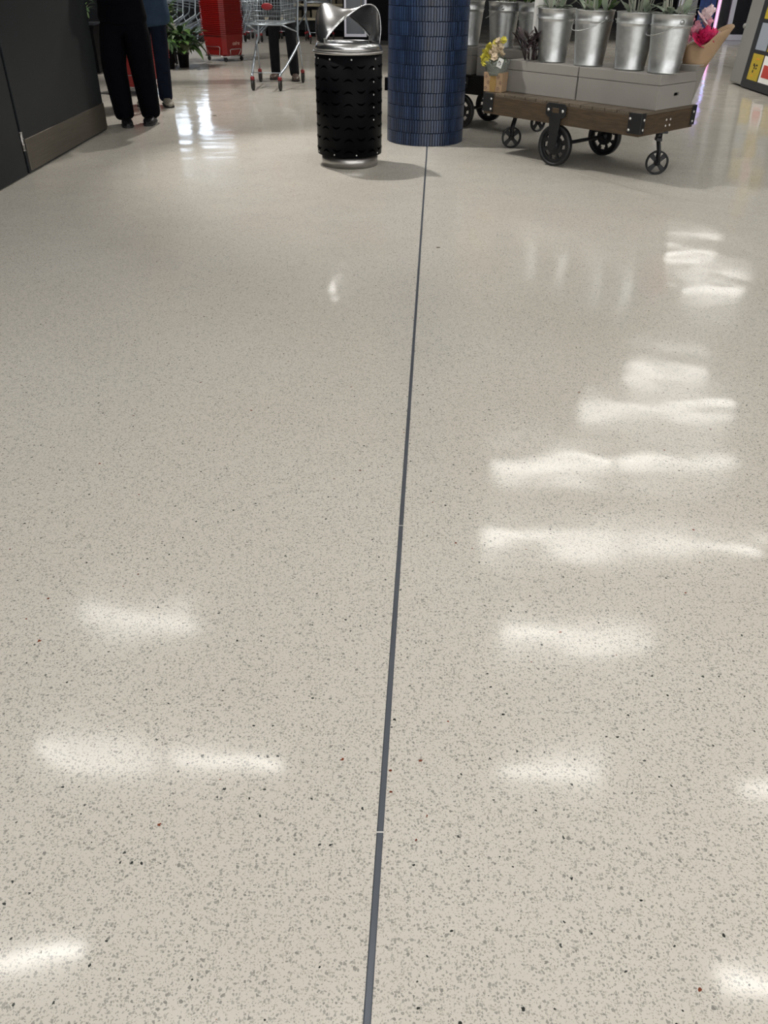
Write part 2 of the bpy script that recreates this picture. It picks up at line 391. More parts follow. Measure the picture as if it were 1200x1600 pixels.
# twisted stainless hood
def edge(t):
    P = [(-.168,-.142,0),(-.150,-.150,.035),(-.105,-.140,.085),(-.055,-.105,.130),(0,-.045,.170),(.06,-.030,.208),(.12,-.030,.238),(.185,-.035,.240),(.228,-.045,.190),(.242,-.055,.095),(.232,-.058,0)]
    x = t*(len(P)-1); i = min(int(x), len(P)-2); f = x-i
    g = lambda k: Vector(P[max(0, min(len(P)-1, k))])
    p0,p1,p2,p3 = g(i-1),g(i),g(i+1),g(i+2)
    return .5*((2*p1)+(p2-p0)*f+(2*p0-5*p1+4*p2-p3)*f*f+(3*p1-p0-3*p2+p3)*f**3)
rows = []
for i in range(41):
    t = i/40; A = edge(t); B0 = edge(1-t); B = Vector((-B0.x, -B0.y, B0.z)); row = []
    for j in range(13):
        s = j/12; p = A.lerp(B, s); bl = 4*s*(1-s)
        rad = Vector((p.x, p.y, 0)); target = max(rad.length, lerp(Vector((A.x,A.y,0)).length, Vector((B.x,B.y,0)).length, s))
        if rad.length > 1e-4 and abs(t-.5) > .02: rad = rad.normalized()*lerp(rad.length, target, min(1, abs(t-.5)*3))
        p = Vector((rad.x, rad.y, p.z + .006*bl))
        row.append((p.x, p.y, p.z + .838))
    rows.append(row)
MB().grid(rows).build('hood', 'steel', b, solid=.004)
m = MB(); m.tube([edge(i/40)+Vector((0,0,.838)) for i in range(41)], .0035, 6); e2 = [edge(i/40) for i in range(41)]
m.build('hood_edge', 'steel', b)
MB().tube([(-p.x,-p.y,p.z+.838) for p in e2], .0035, 6).build('hood_edge', 'steel', b)
for sgn in (1,-1):
    m = MB(); m.box((-.014,-.006,-.03),(.014,.006,.03)); o = m.build('hood_bracket', 'steel_d', b, bev=.002)
    o.location = (-.160*sgn, -.150*sgn, .845); o.rotation_euler = (0,0,.8)

# ================================================================== blue tiled pillar
PXc, PYc, PR = .335, 7.95, .344
pl = empty('pillar', (PXc, PYc, 0), 0, 'round pillar clad in narrow upright blue tiles', 'pillar')
MB().lathe([(PR-.006,0),(PR-.006,3.59)], 72).build('core', 'grout', pl)
NT = 90; rowh = .1045; da = 2*PI/NT
def tile_geo(m, wdt, h, mx=None):
    r0, r1 = PR-.008, PR+.0008; a = da*wdt/2
    vs = []
    for z in (0, h):
        for aa, r in ((-a,r0),(-a*.82,r1),(a*.82,r1),(a,r0)):
            vs.append((r*math.cos(aa), r*math.sin(aa), z if r == r0 else (z+.002 if z == 0 else z-.002)))
    m.add(vs, [(0,1,5,4),(1,2,6,5),(2,3,7,6),(0,3,2,1),(4,5,6,7)], False, mx)
tme = [tile_geo(mm := MB(), wd, rowh-.003) or mm.mesh('tile', 'tile') for wd in (.93, .90, .88)]
rest = MB(); rr = random.Random(3)
nrow = 34
for r in range(nrow):
    z = r*rowh; off = rr.random()*da
    facing = sorted(range(NT), key=lambda k: -math.cos((k*da+off) - (-PI/2 - .04)))[:30]
    for k in range(NT):
        a = k*da + off
        if r < 10 and k in facing:
            o = link('tile', tme[rr.randrange(3)], pl, rot=(rr.uniform(-.004,.004), rr.uniform(-.004,.004), a)); o.location = (0,0,z+.0015)
        elif z + rowh < 3.59:
            tile_geo(rest, .91, rowh-.003, Matrix.Translation((0,0,z+.0015)) @ Matrix.Rotation(a, 4, 'Z'))
o = rest.build('tile_cladding', 'tile', pl); o['kind'] = 'stuff'
MB().box((-.02,-.03,-.05),(.012,.03,.05)).build('socket', 'black', pl, bev=.004, loc=(-.352,.02,.45))

# ================================================================== flower carts
def make_wheel(parent, r, hub, loc, rz, holes, name='wheel'):
    """disc wheel with round holes (holes>0) or four-spoke wheel; axis along local y"""
    mx = Matrix.Rotation(PI/2, 4, 'X')
    if holes:
        m = MB(); m.lathe([(r*.86,-.022),(r,-.022),(r,.022),(r*.86,.022)], 36, close=True, mx=mx)
        # web built from sectors between inner and outer ring, leaving real holes
        n = 60; rings = [r*.22, r*.46, r*.57, r*.68, r*.87]
        for i in range(n):
            a0, a1 = 2*PI*i/n, 2*PI*(i+1)/n; am = (a0+a1)/2
            for q in range(4):
                rm = (rings[q]+rings[q+1])/2; cut = False
                for h in range(holes):
                    ah = 2*PI*h/holes; dx = rm*math.cos(am)-r*.57*math.cos(ah); dy = rm*math.sin(am)-r*.57*math.sin(ah)
                    if math.hypot(dx,dy) < r*.155: cut = True
                if not cut:
                    p = [(rings[q]*math.cos(a0),rings[q]*math.sin(a0)),(rings[q+1]*math.cos(a0),rings[q+1]*math.sin(a0)),(rings[q+1]*math.cos(a1),rings[q+1]*math.sin(a1)),(rings[q]*math.cos(a1),rings[q]*math.sin(a1))]
                    m.prism(p, -.008, .008, mx)
        w = m.build(name, 'iron', parent)
        MB().lathe([(.001,-hub),(r*.2,-hub),(r*.24,0),(r*.2,hub),(.001,hub)], 20, mx=mx).build('hub', 'iron', w)
    else:
        m = MB(); m.lathe([(r*.86,-.014),(r,-.014),(r,.014),(r*.86,.014)], 32, close=True, mx=mx)
        w = m.build(name, 'iron', parent)
        s = MB()
        for k in range(4):
            a = PI/4 + k*PI/2; c, sn = math.cos(a), math.sin(a); hw = .011
            p = [(r*.1*c-hw*sn, r*.1*sn+hw*c),(r*.1*c+hw*sn, r*.1*sn-hw*c),(r*.9*c+1.7*hw*sn, r*.9*sn-1.7*hw*c),(r*.9*c-1.7*hw*sn, r*.9*sn+1.7*hw*c)]
            s.prism(p, -.007, .007, mx)
        s.build('spokes', 'iron', w)
        MB().lathe([(.001,-hub),(r*.26,-hub),(r*.26,hub),(.001,hub)], 18, mx=mx).build('hub', 'iron', w)
    w.location = loc; w.rotation_euler = (0, 0, rz); return w

def make_cart(loc, ang, L, Wd, label, dark=False, cast_rot=(0,0)):
    e = empty('flower_cart', loc, ang, label, 'cart')
    h, q = L/2, Wd/2; zt, zb, th = .463, .305, .05
    bm_, em_ = ('dark_or_shaded_wood','dark_or_shaded_wood') if dark else ('wood','wood_e')  # dark: shade painted into the rear cart's wood
    for sg in (-1, 1):
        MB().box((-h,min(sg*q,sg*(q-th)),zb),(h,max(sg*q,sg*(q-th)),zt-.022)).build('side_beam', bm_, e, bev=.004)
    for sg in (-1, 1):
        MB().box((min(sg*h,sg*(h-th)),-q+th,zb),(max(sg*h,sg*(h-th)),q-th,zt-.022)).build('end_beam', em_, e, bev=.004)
    npl = 14; pw = L/npl
    for k in range(npl):
        x = -h + k*pw
        MB().box((x+.003,-q+.004,zt-.0215),(x+pw-.003,q-.004,zt-random.uniform(0,.002))).build('plank', 'dark_or_shaded_wood' if dark else 'plank', e, bev=.002)
    # cast corner brackets with bolts
    for sx in (-1,1):
        for sy in (-1,1):
            m = MB(); t = .008
            m.box((min(sx*(h-.10),sx*(h+t)), min(sy*q,sy*(q+t)), zb+.018),(max(sx*(h-.10),sx*(h+t)), max(sy*q,sy*(q+t)), zt-.004))
            m.box((min(sx*h,sx*(h+t)), min(sy*(q-.05),sy*q), zb+.018),(max(sx*h,sx*(h+t)), max(sy*(q-.05),sy*q), zt-.004))
            c = m.build('corner_bracket', 'iron', e, bev=.003)
            for bx, bz in ((h-.085,.04),(h-.085,.115)):
                MB().lathe([(.009,-.002),(.009,.003),(.0005,.006)], 10, mx=Matrix.Translation((sx*bx, sy*(q+t+.001), zb+bz)) @ Matrix.Rotation(sy*-PI/2, 4, 'X')).build('bolt', 'bolt', c)
            for bz in (.045,.11):
                MB().lathe([(.009,-.002),(.009,.003),(.0005,.006)], 10, mx=Matrix.Translation((sx*(h+t+.001), sy*(q-.03), zb+bz)) @ Matrix.Rotation(sx*PI/2, 4, 'Y')).build('bolt', 'bolt', c)
    for sx in (-1,1):      # four bolts in each end beam that hold the caster bracket
        for dy, dz in ((-.025,.06),(.03,.06),(-.025,.10),(.03,.10)):
            MB().lathe([(.008,-.002),(.008,.003),(.0005,.006)], 10, mx=Matrix.Translation((sx*(h+.001), dy, zb+dz-.015)) @ Matrix.Rotation(sx*PI/2, 4, 'Y')).build('bolt', 'bolt', e)
    # middle axle, hangers and big wheels
    MB().tube([(0,-q+.01,.15),(0,q-.01,.15)], .014, 10).build('axle', 'iron', e)
    for sy in (-1,1):
        y0 = sy*(q+.001); y1 = sy*(q+.012)
        outline = [(-.095,.435),(-.075,.452),(.075,.452),(.095,.435),(.095,.37),(.075,.355),(.055,.35),(.035,.15),(.022,.125),(-.022,.125),(-.035,.15),(-.055,.35),(-.075,.355),(-.095,.37)]
        mx = Matrix(((1,0,0,0),(0,0,1,0),(0,1,0,0),(0,0,0,1)))
        hg = MB().prism(outline, min(y0,y1), max(y0,y1), mx).build('axle_hanger', 'iron', e, bev=.002)
        MB().box((-.03,sy*(q+.010)-.004,.385),(.03,sy*(q+.010)+.004,.42)).build('name_plate', 'wood', hg, bev=.002)
        for bx in (-.068,.068):
            MB().lathe([(.011,-.002),(.011,.003),(.0005,.007)], 12, mx=Matrix.Translation((bx, sy*(q+.013), .403)) @ Matrix.Rotation(sy*-PI/2, 4, 'X')).build('bolt', 'bolt', hg)
        make_wheel(e, .15, .03, (0, sy*(q-.033), .15), 0, 8, 'big_wheel')
    # one caster on the centre line of each end
    for sx, cr in zip((-1,1), cast_rot):
        m = MB(); m.box((-.05,-.05,.295),(.05,.05,.31)); m.lathe([(.026,.255),(.026,.297)], 14)
        m.tube([(0,-.024,.25),(.022,-.024,.16),(.022,-.024,.085)], .011, 6); m.tube([(0,.024,.25),(.022,.024,.16),(.022,.024,.085)], .011, 6)
        m.box((-.02,-.035,.24),(.02,.035,.26)); m.tube([(.022,-.036,.085),(.022,.036,.085)], .007, 8)
        f = m.build('caster_fork', 'iron', e); f.location = (sx*(h-.05), 0, 0); f.rotation_euler = (0,0,cr)
        w = make_wheel(f, .085, .018, (.022,0,.085), 0, 0, 'caster_wheel')
    return e
UA = math.atan2(-.737, .676)
CX, CY = 1.575, 7.075
make_cart((CX,CY,0), UA, 1.5, .74, 'antique style wooden flower cart with iron wheels carrying the two front crates', cast_rot=(UA*-1+.15+PI, -UA-.05))
UC, US = math.cos(UA), math.sin(UA)
def cl(s, w, z): return (CX + s*UC - w*US, CY + s*US + w*UC, z)       # cart coordinates to world
A2 = math.atan2(-.60, .80); C2 = (.87, 8.87)
make_cart((C2[0],C2[1],0), A2, 1.5, .62, 'flower cart with painted-in shade, half hidden between the blue pillar and the front cart', dark=True, cast_rot=(0, 1.2))
def cl2(s, w, z): return (C2[0] + s*math.cos(A2) - w*math.sin(A2), C2[1] + s*math.sin(A2) + w*math.cos(A2), z)

# ---- grey crates
def crate(loc, ang, Lx, Wy, H, label):
    e = empty('crate', loc, ang, label, 'crate', 'grey crates under the flower buckets')
    a, c = Lx/2, Wy/2; t = .012; hs = H*.30
    # body walls (front/back/ends), the ends with a real hand hole; lid with a lip
    hb = H - hs
    for sy in (-1,1): MB().box((-a,min(sy*c,sy*(c-t)),.001),(a,max(sy*c,sy*(c-t)),hb-.0015)).build('side_panel', 'crate', e, bev=.0015)
    for sx in (-1,1):
        x0, x1 = sorted((sx*(a), sx*(a-t))); x0 += 0; hw, z0, z1 = .032, hb*.50, hb*.64
        m = MB(); yb = c-t-.0005
        m.box((x0,-yb,.001),(x1,-hw,hb-.0015)); m.box((x0,hw,.001),(x1,yb,hb-.0015)); m.box((x0,-hw,.001),(x1,hw,z0)); m.box((x0,-hw,z1),(x1,hw,hb-.0015))
        m.build('end_panel', 'crate_e', e)
        MB().box((x0 - (.02 if sx > 0 else -.02) - .003, -.06, z0-.02),(x0 - (.02 if sx > 0 else -.02), .06, z1+.02)).build('hand_hole_backing', 'blackm', e)
    MB().box((-a-.002,-c-.002,hb+.0015),(a+.002,c+.002,H)).build('lid', 'crate', e, bev=.003)
    return e
ZB = .463; ZT = .690
crate(cl(-.327,.055,ZB), UA, .705, .50, ZT-ZB, 'grey box crate at the left of the front cart, beside the kraft pot')
crate(cl(.392,.055,ZB), UA, .705, .50, ZT-ZB, 'grey box crate at the right end of the front cart, with a hand hole')
crate(cl2(-.28,-.02,ZB), A2, .70, .46, ZT-ZB, 'shaded grey box crate behind the blue pillar')
crate(cl2(.44,-.02,ZB), A2, .60, .46, ZT-ZB, 'shaded grey box crate on the rear cart, behind the kraft pot')

# ---- galvanised buckets
def bucket_mesh(h=.365, r0=.108, r1=.146):
    rz = lambda z: lerp(r0, r1, z/h)
    prof = [(.002,.004),(r0-.006,.004),(r0-.004,0),(r0+.002,.001),(r0+.003,.010),(r0+.001,.013)]
    for z in (.10,.20,.275): prof.append((rz(z), z))
    prof += [(rz(.288),.288),(rz(.292)+.005,.294),(rz(.298)+.005,.299),(rz(.304),.304),(rz(h-.008),h-.008),(r1+.005,h-.004),(r1+.004,h+.001),(r1-.003,h-.001),(rz(.25)-.003,.25),(rz(.10)-.003,.10),(.002,.012)]
    return MB().lathe(prof, 48).mesh('bucket_body', 'galv')
BKM = bucket_mesh()
def bucket(loc, rz, label, group='galvanised buckets on the front cart'):
    e = empty('metal_bucket', loc, rz, label, 'bucket', group)
    link('body', BKM, e)
    for sx in (-1,1):
        MB().lathe([(.016,-.003),(.016,.003),(.006,.006),(.001,.006)], 12, mx=Matrix.Translation((sx*.143,0,.318)) @ Matrix.Rotation(sx*PI/2, 4, 'Y')).build('handle_ear', 'galv', e)
    pts = [(.158*math.cos(t), .0 - .165*math.sin(t), .318 - .085*math.sin(t)) for t in [PI*i/16 for i in range(17)]]
    MB().tube([(-x, -y, z) for x, y, z in pts], .0032, 6).build('handle', 'galv', e)
    return e
def leaf_mesh(name, L, Wd, bend, m, fold=.15):
    rows = []; n = 6
    for i in range(n+1):
        t = i/n; w = Wd*math.sin(PI*min(1, t*.97+.03))**.8*(1-.25*t); z = L*t - bend*L*.25*t*t; y = bend*L*t*t*.6
        rows.append([(-w/2, y+fold*w*.5, z), (0, y, z), (w/2, y+fold*w*.5, z)])
    return MB().grid(rows).mesh(name, m)
LFE = [leaf_mesh('leaf', .11, .036, b_, 'leaf_e') for b_ in (.1,.4,.7)]
LFG = [leaf_mesh('leaf', .12, .050, b_, 'leaf') for b_ in (.3,.7,1.0)]
LFD = [leaf_mesh('leaf', .20, .075, b_, 'leaf_d') for b_ in (.4,.8,1.2)]
LFL = [leaf_mesh('leaf', .20, .075, b_, 'leaf') for b_ in (.4,.8,1.2)]
LFP = [leaf_mesh('leaf', .09, .03, b_, 'leaf_p') for b_ in (.2,.5,.9)]
def put_leaf(parent, pool, p, az, tilt, sc=1.0, name='leaf'):
    o = link(name, random.choice(pool), parent); o.location = p
    o.rotation_euler = (Matrix.Rotation(az, 3, 'Z') @ Matrix.Rotation(-tilt, 3, 'X')).to_euler(); o.scale = (sc, sc, sc); return o
def greenery(loc, rz, label, pool, nst=7, group='eucalyptus bunches in the buckets', h=.30, spread=.11, per=5, stem='stem_p', base=.14, sc=1.45):
    e = empty('foliage_bunch', loc, rz, label, 'foliage', group)
    for k in range(nst):
        a = 2*PI*k/nst + random.uniform(-.3,.3); r = spread*random.uniform(.45,1)
        p0 = Vector((.05*math.cos(a), .05*math.sin(a), -base)); p1 = Vector((r*math.cos(a), r*math.sin(a), h*.35)); p2 = Vector((r*1.7*math.cos(a), r*1.7*math.sin(a), h))
        MB().tube([p0, p1, p2], .004, 5).build('stem', stem, e)
        for q in range(per):
            t = (q+.3)/per; p = p1.lerp(p2, t) if q else p1.lerp(p0, .22)
            put_leaf(e, pool, p, a + random.uniform(-1.6,1.6) - PI/2, random.uniform(.3,1.1), sc*random.uniform(.8,1.2))
    return e
names = ['leftmost galvanised bucket on the front cart, beside the kraft pot', 'second galvanised bucket from the left on the front cart', 'third galvanised bucket from the left on the front cart', 'rightmost galvanised bucket on the front cart, above the hand hole']
gn = ['pale eucalyptus bunch in the leftmost front bucket', 'pale eucalyptus bunch in the second front bucket', 'pale eucalyptus bunch in the third front bucket', 'pale eucalyptus bunch in the rightmost front bucket']
for k, s in enumerate((-.35,.005,.375,.665)):
    p = cl(s, -.045 if k < 3 else -.05, ZT+.001)
    bucket(p, UA + (.35, 2.9, .3, 2.6)[k], names[k])
    greenery((p[0],p[1],p[2]+.30), random.random()*6, gn[k], LFE if k != 1 else LFE+LFG[:1], 12, h=.34, per=7)
# buckets of the rear cart
for k, (s, w) in enumerate(((-.42,-.08),(-.10,-.06),(.28,-.06),(.58,-.04))):
    p = cl2(s, w, ZT+.001)
    bucket(p, A2 + k, ('shaded galvanised bucket right beside the blue pillar','shaded galvanised bucket second from the blue pillar','shaded galvanised bucket behind the yellow posy','shaded galvanised bucket behind the dusky posy')[k], 'galvanised buckets on the rear cart')
    greenery((p[0],p[1],p[2]+.30), k, ('leafy green stems in the bucket beside the blue pillar','leafy green stems in the second bucket from the blue pillar','leafy green stems in the bucket behind the yellow posy','leafy green stems in the bucket behind the dusky posy')[k], LFG, 6, 'green stems in the rear buckets', h=.34, per=4)

# ---- flowers and bouquets
def rosette(parent, p, r, m, name='flower', n=9, layers=3, tilt=(0,0)):
    mm = MB()
    for l in range(layers):
        rr_ = r*(1-.28*l); zz = .25*r*l
        for k in range(n-l):
            a = 2*PI*k/(n-l) + l*.35; rows = []
            for i in range(4):
                t = i/3; w = .5*r*math.sin(PI*(.15+.8*t))
                x = rr_*t*.95+.02*r; z = zz + r*(.12+.45*l)*t*t
                rows.append([(x*math.cos(a)+w*math.sin(a), x*math.sin(a)-w*math.cos(a), z+.02*r), (x*math.cos(a), x*math.sin(a), z), (x*math.cos(a)-w*math.sin(a), x*math.sin(a)+w*math.cos(a), z+.02*r)])
            mm.grid(rows)
    mm.ball((0,0,.3*r), r*.28, 7, 5)
    o = mm.build(name, m, parent); o.location = p; o.rotation_euler = (tilt[0], tilt[1], random.random()*6); return o
def cone_wrap(r0, r1, h, flare=.0, n=28, dip=.10, ang=0, sharp=1.5):
    """paper cone, its rim higher at the back than at the front"""
    rows = []
    for i in range(7):
        t = i/6; row = []
        for j in range(n):
            a = 2*PI*j/n; top = h*(1 + dip*(2*(.5+.5*math.cos(a-ang))**(sharp/1.5)-1)) + .012*math.sin(5*a)
            r = lerp(r0, r1, t**1.1) + flare*(.5+.5*math.cos(a-ang))**sharp*t + .006*math.sin(7*a)*t
            row.append((r*math.cos(a), r*math.sin(a), top*t))
        rows.append(row)
    m = MB(); m.grid(rows, wrap=True); m.add([(r0*math.cos(2*PI*j/n), r0*math.sin(2*PI*j/n), 0) for j in range(n)], [tuple(range(n))[::-1]])
    return m
# pale bucket with the pink bouquet, right back corner of the front cart
p = cl(.80, .30, 0)
# pink bouquet
pb = empty('flower_pail', cl(.655,.335,ZB), 0, 'pale tapered pail holding the pink bouquet, behind the right crate', 'pail')
MB().lathe([(.002,.003),(.060,0),(.062,.004),(.118,.262),(.124,.264),(.124,.270),(.115,.270),(.058,.008),(.002,.008)], 36).build('body', 'crate_e', pb)
bq = empty('bouquet', cl(.69,.335,ZB+.255), 0, 'pink and magenta bouquet wrapped in kraft paper in the pale pail', 'bouquet')
cone_wrap(.085, .118, .200, .11, n=40, dip=.34, ang=-.15, sharp=4.5).build('paper_wrap', 'kraft', bq, solid=.002)
for (x,y,z,r,mt) in ((-.045,-.095,.165,.072,'magenta'),(.025,-.085,.165,.060,'magenta'),(.085,-.055,.170,.036,'white_p'),(-.095,-.02,.20,.042,'pink'),(-.03,.01,.225,.045,'pink'),(-.02,-.01,.30,.066,'white_p'),(.04,.06,.25,.04,'pink'),(-.10,.05,.26,.04,'pink'),(-.085,-.07,.16,.035,'pink'),(.115,-.01,.19,.025,'white_p')):
    rosette(bq, (x,y,z), r, mt, tilt=(.75,.1))
for k in range(10): put_leaf(bq, LFG, (random.uniform(-.02,.06), random.uniform(-.04,.05), .17), random.uniform(0,6.28), random.uniform(.3,.8), .65)
# bouquets between / behind the front buckets
def small_bouquet(loc, label, mats, ang=0, r=.085, h=.26, wrap='kraft'):
    e = empty('bouquet', loc, 0, label, 'bouquet')
    cone_wrap(.05, r, h, .02, dip=.2, ang=PI/2).build('paper_wrap', wrap, e, solid=.002)
    for k in range(7):
        a = 2*PI*k/7; q = r*.6 if k else 0
        rosette(e, (q*math.cos(a), q*math.sin(a)-.01, h+.0+.04*random.random()), .042, mats[k % len(mats)], tilt=(.6,0))
    for k in range(8): put_leaf(e, LFG, (r*.5*math.cos(k), r*.5*math.sin(k), h-.02), k, .5, .7)
    return e
small_bouquet(cl(.25,.17,ZT), 'orange and cream bouquet in kraft paper between the second and third front buckets', ['orange','cream','cream'], h=.22)
small_bouquet(cl(.585,.18,ZT), 'pink bouquet in brown paper between the third and rightmost front buckets', ['pink','magenta','cream'], h=.21)
small_bouquet(cl(-.56,.14,ZT), 'cream and orange bouquet in kraft paper left of the leftmost front bucket', ['cream','orange','yellow'], h=.24)
# white paper sleeve with stems left of the first bucket
e = empty('flower_sleeve', cl(-.60,.02,ZT), 0, 'tall white paper sleeve of flowers leaning beside the leftmost front bucket', 'bouquet')
cone_wrap(.022, .06, .46, dip=.1).build('paper_sleeve', 'paper', e, solid=.0015); e.rotation_euler = (0, .10, 0)
for k in range(5): rosette(e, (.035*math.cos(k*1.26), .035*math.sin(k*1.26), .46), .03, 'cream', tilt=(.4,0))
# dusky leafy posy on the crate corner
e = greenery(cl(-.52,-.10,ZT+.035), 0, 'dark dusky leafy posy on the left crate, behind the kraft pot', LFP, 14, group=None, h=.14, spread=.085, per=6, stem='leaf_p', base=.03, sc=1.1)
e['category'] = 'foliage'
# kraft pot with yellow flowers
e = empty('kraft_pot', cl(-.705,-.295,ZB), UA+.30, 'patterned kraft box with yellow flowers on the left corner of the front cart', 'potted flowers')
MB().frus((.078,.055), (.084,.060), .001, .142).build('box', 'kraft', e, bev=.003)
mdark = MB()
for k in range(9):
    x = -.062 + (k % 3)*.055 + (.02 if (k//3) % 2 else 0); z = .03 + (k//3)*.042
    if abs(x) < .028: continue
    mdark = MB()
    for q in range(5):
        a = 2*PI*q/5; mdark.ball((x+.009*math.cos(a), -.0575 - .005*z/.142, z+.009*math.sin(a)), .0055, 6, 4, (1,.25,1))
    mdark.build('printed_flower', 'kraft_print', e)
MB().prism([(-.020,.004),(.022,.004),(.030,.06),(.024,.136),(-.018,.136),(-.028,.07)], .0558, .0625, Matrix(((1,0,0,0),(0,0,-1,0),(0,1,0,0),(0,0,0,1)))).build('printed_panel', 'kraft_gold', e)
sl = cone_wrap(.07, .105, .10, dip=.1); o = sl.build('cellophane_sleeve', 'sleeve', e, solid=.001); o.location = (0,0,.12)
for (x,y,z,r,mt) in ((-.10,-.02,.27,.034,'yellow'),(-.09,-.05,.24,.03,'yellow'),(-.06,-.04,.255,.028,'yellow'),(-.095,-.04,.20,.026,'yellow'),(-.04,-.03,.30,.036,'cream'),(-.02,0,.34,.03,'yellow'),(.01,-.01,.35,.03,'cream'),(.02,-.03,.31,.032,'cream'),(-.01,-.05,.285,.03,'cream'),(.04,.0,.365,.024,'yellow'),(-.07,-.02,.31,.03,'yellow'),(-.05,-.06,.27,.026,'cream'),(.04,-.04,.27,.03,'cream'),(.0,-.06,.25,.026,'cream'),(-.075,-.06,.215,.024,'yellow'),(.03,.02,.33,.028,'cream'),(-.03,.03,.31,.03,'yellow')):
    rosette(e, (x,y,z), r*1.3, mt, n=7, layers=2, tilt=(.8,-.2)); 
    MB().tube([(x*.3,y*.3,.12),(x*.7,y*.6,z*.8),(x,y,z)], .0022, 5).build('stem', 'stem', e)
for k in range(9): put_leaf(e, LFG+LFD, (random.uniform(-.05,.06), random.uniform(-.03,.03), .16), random.uniform(0,6.28), random.uniform(.3,.9), .6)
o = MB().box((-.022,-.001,-.034),(.022,.001,.034)).build('price_tag', 'paper', e); o.location = (.062,-.085,.215); o.rotation_euler = (.1,.35,.1)
tg = o
for k, (x, z, w_, h_) in enumerate(((-.010,.004,.006,.022),(-.002,.008,.010,.004),(.004,.000,.004,.020),(.010,-.006,.008,.004),(.002,-.016,.018,.003))):
    MB().box((x-w_/2,-.0022,z-h_/2),(x+w_/2,-.0012,z+h_/2)).build('tag_print', 'card_k', tg)

# ================================================================== people (full figures; only the legs reach into the picture)
def skin_mesh(name, chains, m, parent, sub=2, label=None):
    vs = []; es = []; rs = []; idx = {}
    for ch in chains:
        prev = None
        for key, p, r in ch:
            if key in idx and key is not None: i = idx[key]
            else:
                i = len(vs); vs.append(p); rs.append(r)
                if key is not None: idx[key] = i
            if prev is not None: es.append((prev, i))
            prev = i
    me = bpy.data.meshes.new(name); me.from_pydata(vs, es, []); me.materials.append(M[m])
    o = bpy.data.objects.new(name, me); COL.objects.link(o); o.parent = parent
    k = o.modifiers.new('skin', 'SKIN'); k.use_smooth_shade = True
    if not me.skin_vertices: me.attributes.new
    for i, r in enumerate(rs):
        d = me.skin_vertices[0].data[i]; d.radius = r if isinstance(r, tuple) else (r, r); d.use_root = (i == 0)
    s = o.modifiers.new('sub', 'SUBSURF'); s.levels = sub; s.render_levels = sub
    if label: o['label'] = label
    return o
def shoe(parent, ank, yaw, m, L=.27, Wd=.095):
    e_rows = []
    secs = [(-.085,.034,.052,.0),(-.055,.040,.085,0),(-.01,.040,.095,0),(.05,.042,.075,0),(.11,.052,.062,0),(.17,.053,.052,0),(.215,.040,.042,0),(.235,.016,.026,0)]
    for y, w, h, _ in secs:
        row = []
        for j in range(12):
            a = 2*PI*j/12; c, s = math.cos(a), math.sin(a)
            row.append((w*math.copysign(abs(c)**.7, c), -y, .012 + h*.5 + h*.5*math.copysign(abs(s)**.8, s)))
        e_rows.append(row)
    mm = MB(); mm.grid(e_rows, wrap=True); mm.add(e_rows[0], [tuple(range(12))]); mm.add(e_rows[-1], [tuple(range(12))[::-1]])
    o = mm.build('shoe', m, parent); o.location = (ank[0], ank[1], .0); o.rotation_euler = (0,0,yaw)
    sm = MB(); pts = [(w*1.06*sg, -y) for sg, seq in ((1, secs), (-1, secs[::-1])) for y, w, h, _ in seq]
    sm.prism(pts[::-1], .001, .02); sm.build('sole', 'rubber', o, bev=.003)
    return o
